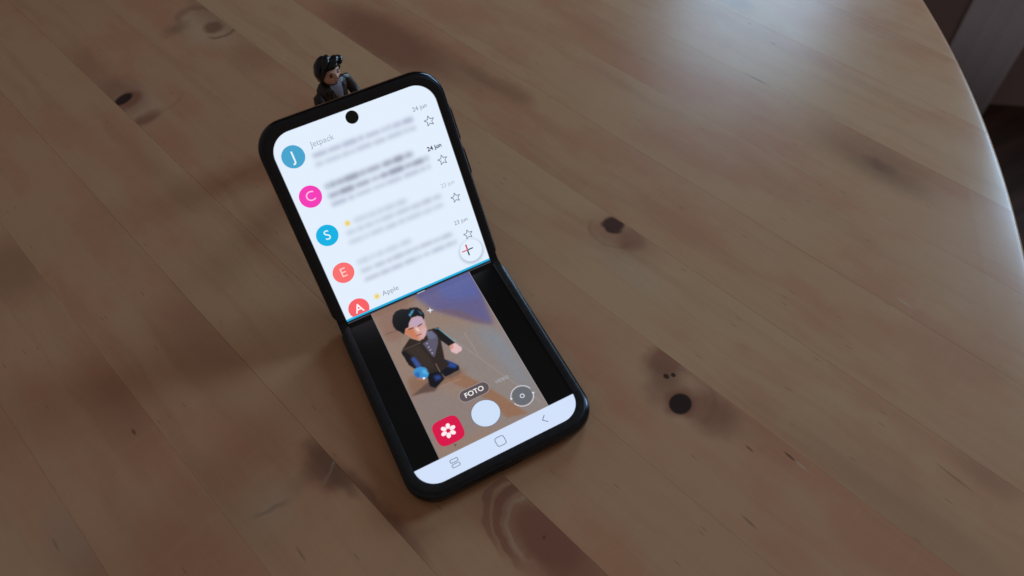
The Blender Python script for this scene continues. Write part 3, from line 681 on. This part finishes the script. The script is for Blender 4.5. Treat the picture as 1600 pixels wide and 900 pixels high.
for sx in (-1, 1):                                           # lapels, collar tips
    bm = bmesh.new(); q = [(sx*.6, -4.6, 18.5), (sx*2.2, -4.9, 23), (sx*4.6, -4.55, 25.2), (sx*3.9, -4.5, 28.6), (sx*2.6, -4.45, 28.8), (sx*2.4, -4.95, 26)]
    loft(bm, [q, [(x, y+.9, z) for x, y, z in q]]); from_bm('lapel', bm, M_JACK, torso)
    bm = bmesh.new(); q = [(sx*.2, -4.2, 29.6), (sx*1.9, -4.6, 28.0), (sx*3.0, -3.6, 29.6), (sx*2.4, -2.8, 30.8)]
    loft(bm, [q, [(x, y+.7, z+.1) for x, y, z in q]]); from_bm('collar', bm, M_SHIRT, torso)
    # arm: shoulder ball, bent sleeve
    bm = bmesh.new(); path = [Vector((sx*6.6, .2, 27.6)), Vector((sx*8.2, -.1, 26.6)), Vector((sx*9.4, -.8, 23)), Vector((sx*9.9, -2.4, 19.5)), Vector((sx*10.1, -5.2, 17.2)), Vector((sx*10.1, -7.0, 16.4))]
    rad = [1.6, 2.5, 2.5, 2.35, 2.2, 2.2]; rings = []
    for i, c0 in enumerate(path):
        d = (path[min(i+1, 5)]-path[max(i-1, 0)]).normalized(); a1 = d.orthogonal().normalized() if i == 0 else (a1-d*a1.dot(d)).normalized(); a2 = d.cross(a1)
        rings.append([tuple(c0+a1*rad[i]*math.cos(t)+a2*rad[i]*math.sin(t)) for t in np.linspace(0, math.tau, 18, endpoint=False)])
    loft(bm, rings); arm = auto_smooth(from_bm('arm', bm, M_JACK, toy), 60)
    # hand: palm, four curled fingers and a thumb in one mesh
    bm = bmesh.new(); ellipsoid(bm, Vector((sx*10.1, -8.4, 16.0)), (1.7, 1.9, 1.7), seg=14, ring=9)
    for j in range(4):
        fx_ = sx*10.1+(-1.2+j*.8)
        for c0, r0 in (((fx_, -9.8, 16.3), .52), ((fx_, -10.6, 15.5), .5), ((fx_, -10.2, 14.7), .46)): ellipsoid(bm, Vector(c0), (r0, r0*1.25, r0*1.25), seg=8, ring=6)
    for c0, r0 in (((sx*8.5, -8.8, 16.9), .62), ((sx*8.3, -9.7, 17.0), .54)): ellipsoid(bm, Vector(c0), (r0, r0*1.2, r0), seg=8, ring=6)
    from_bm('hand', bm, M_SKIN, arm, smooth=True)
    bm = bmesh.new()                                         # leg with shoe
    loft(bm, [[(sx*3.2+x, y+dy, z) for x, y in sup(a, c_, 24)] for a, c_, z, dy in ((2.9, 4.6, .0, -1.6), (3.0, 4.8, .6, -1.6), (2.9, 4.5, 2.2, -1.5), (2.6, 3.2, 3.6, -.4), (2.75, 3.2, 4.0, -.1), (2.6, 3.0, 8, 0), (2.9, 3.6, 12, 0))])
    auto_smooth(from_bm('leg', bm, M_TROU, toy), 50)
# head: one surface with chin, nose, brow and ears
HC = Vector((0, -.6, 35.6))
bm = bmesh.new(); vs_ = ellipsoid(bm, Vector((0, 0, 0)), (1, 1, 1), seg=56, ring=40)
for v_ in bm.verts:
    x, y, z = v_.co; wx, wy, wz = 5.0, 5.0, 6.0
    jaw = 1-.34*max(0, -z-.05)**1.3
    X, Y, Z = x*wx*jaw, y*wy*(1-.18*max(0, -z)), z*wz
    if y < 0:
        Y -= 1.25*math.exp(-(X/.75)**2-((Z+1.0)/1.0)**2) + .55*math.exp(-(X/.5)**2-((Z-.4)/1.3)**2)      # nose
        Y += .55*math.exp(-((abs(X)-1.9)/1.0)**2-((Z-.5)/.75)**2)                                        # eye sockets
        Y -= .30*math.exp(-((abs(X)-1.7)/1.4)**2-((Z-1.7)/.6)**2)                                        # brows
        Y -= .28*math.exp(-(X/1.3)**2-((Z+3.0)/.5)**2)+.45*math.exp(-(X/1.2)**2-((Z+4.6)/.8)**2)         # lips, chin
        Y -= .25*math.exp(-((abs(X)-2.6)/1.0)**2-((Z+1.3)/1.1)**2)                                       # cheeks
    X += math.copysign(.95*math.exp(-((Y-.3)/.75)**2-((Z+.1)/1.25)**2), x)*(1 if abs(x) > .75 else 0)     # ears
    v_.co = HC+Vector((X, Y, Z))
loft(bm, [[(2.3*math.cos(t), -.3+2.3*math.sin(t), z) for t in np.linspace(0, math.tau, 20, endpoint=False)] for z in (29.5, 31.8)])
head = from_bm('head', bm, M_SKIN, toy, smooth=True)
for sx in (-1, 1):
    bm = bmesh.new(); ellipsoid(bm, HC+Vector((sx*1.9, -4.25, .35)), (.85, .35, .42), seg=14, ring=8); from_bm('eye', bm, M_INK, head, smooth=True)
    bm = bmesh.new(); ellipsoid(bm, HC+Vector((sx*1.95, -4.62, 1.75)), (1.25, .32, .26), Matrix.Rotation(sx*.16, 3, 'Y'), seg=14, ring=8); from_bm('eyebrow', bm, M_HAIR, head, smooth=True)
bm = bmesh.new(); ellipsoid(bm, HC+Vector((0, -4.72, -2.95)), (1.25, .3, .3), seg=14, ring=8); from_bm('mouth', bm, M_LIP, head, smooth=True)
# hair: a cap that leaves the face free, with swept locks
bm = bmesh.new(); ellipsoid(bm, Vector((0, 0, 0)), (1, 1, 1), seg=64, ring=44)
for v_ in list(bm.verts):
    x, y, z = v_.co; ang = math.atan2(x, -y)                 # 0 = face
    line_ = .5 if abs(ang) < .75 else (.5-(abs(ang)-.75)*1.5 if abs(ang) < 1.35 else (-.48 if abs(ang) < 2.0 else -.62))
    wave = .16*math.sin(ang*7+z*5)+.10*math.sin(ang*13-z*3)
    R_ = Vector((5.75+wave, 5.85+wave, 6.75+wave*.6))
    quiff = math.exp(-((ang-.15)/.75)**2)*math.exp(-((z-.58)/.3)**2)
    if z < line_: k_ = max(.70, 1-(line_-z)*2.4)             # tuck under
    else: k_ = 1
    v_.co = HC+Vector((x*R_.x*k_, y*R_.y*k_+.55*(z > .2)*0, max(z, line_-.22)*R_.z+.35))+Vector((.5*quiff, -1.2*quiff, .8*quiff))
def lock(p0, p1, p2, r):
    rings = []
    for i in range(11):
        t = i/10; q = p0*(1-t)**2+p1*2*t*(1-t)+p2*t*t; d = ((p1-p0)*(1-t)+(p2-p1)*t).normalized(); o1 = d.cross(Vector((0, 0, 1))).normalized(); o2 = d.cross(o1)
        rr = r*(.35+.9*math.sin(P*min(1, t*.85+.12)))
        rings.append([tuple(HC+q+o1*rr*math.cos(a)*1.25+o2*rr*.75*math.sin(a)) for a in np.linspace(0, math.tau, 12, endpoint=False)])
    loft(bm, rings)
for p0, p1, p2, r in (((3.6, -1.2, 5.8), (3.4, -5.2, 7.6), (-2.6, -5.0, 5.4), 1.25), ((4.2, -.6, 5.0), (6.2, -4.4, 6.0), (3.0, -5.8, 4.4), 1.0), ((2.0, .6, 6.7), (-1.5, -3.2, 7.9), (-4.8, -3.2, 3.8), 1.2),
                      ((.5, 1.5, 6.8), (-4.0, -.8, 7.0), (-5.7, -1.0, 2.2), 1.1)):
    lock(Vector(p0), Vector(p1), Vector(p2), r)
from_bm('hair', bm, M_HAIR, head, smooth=True)
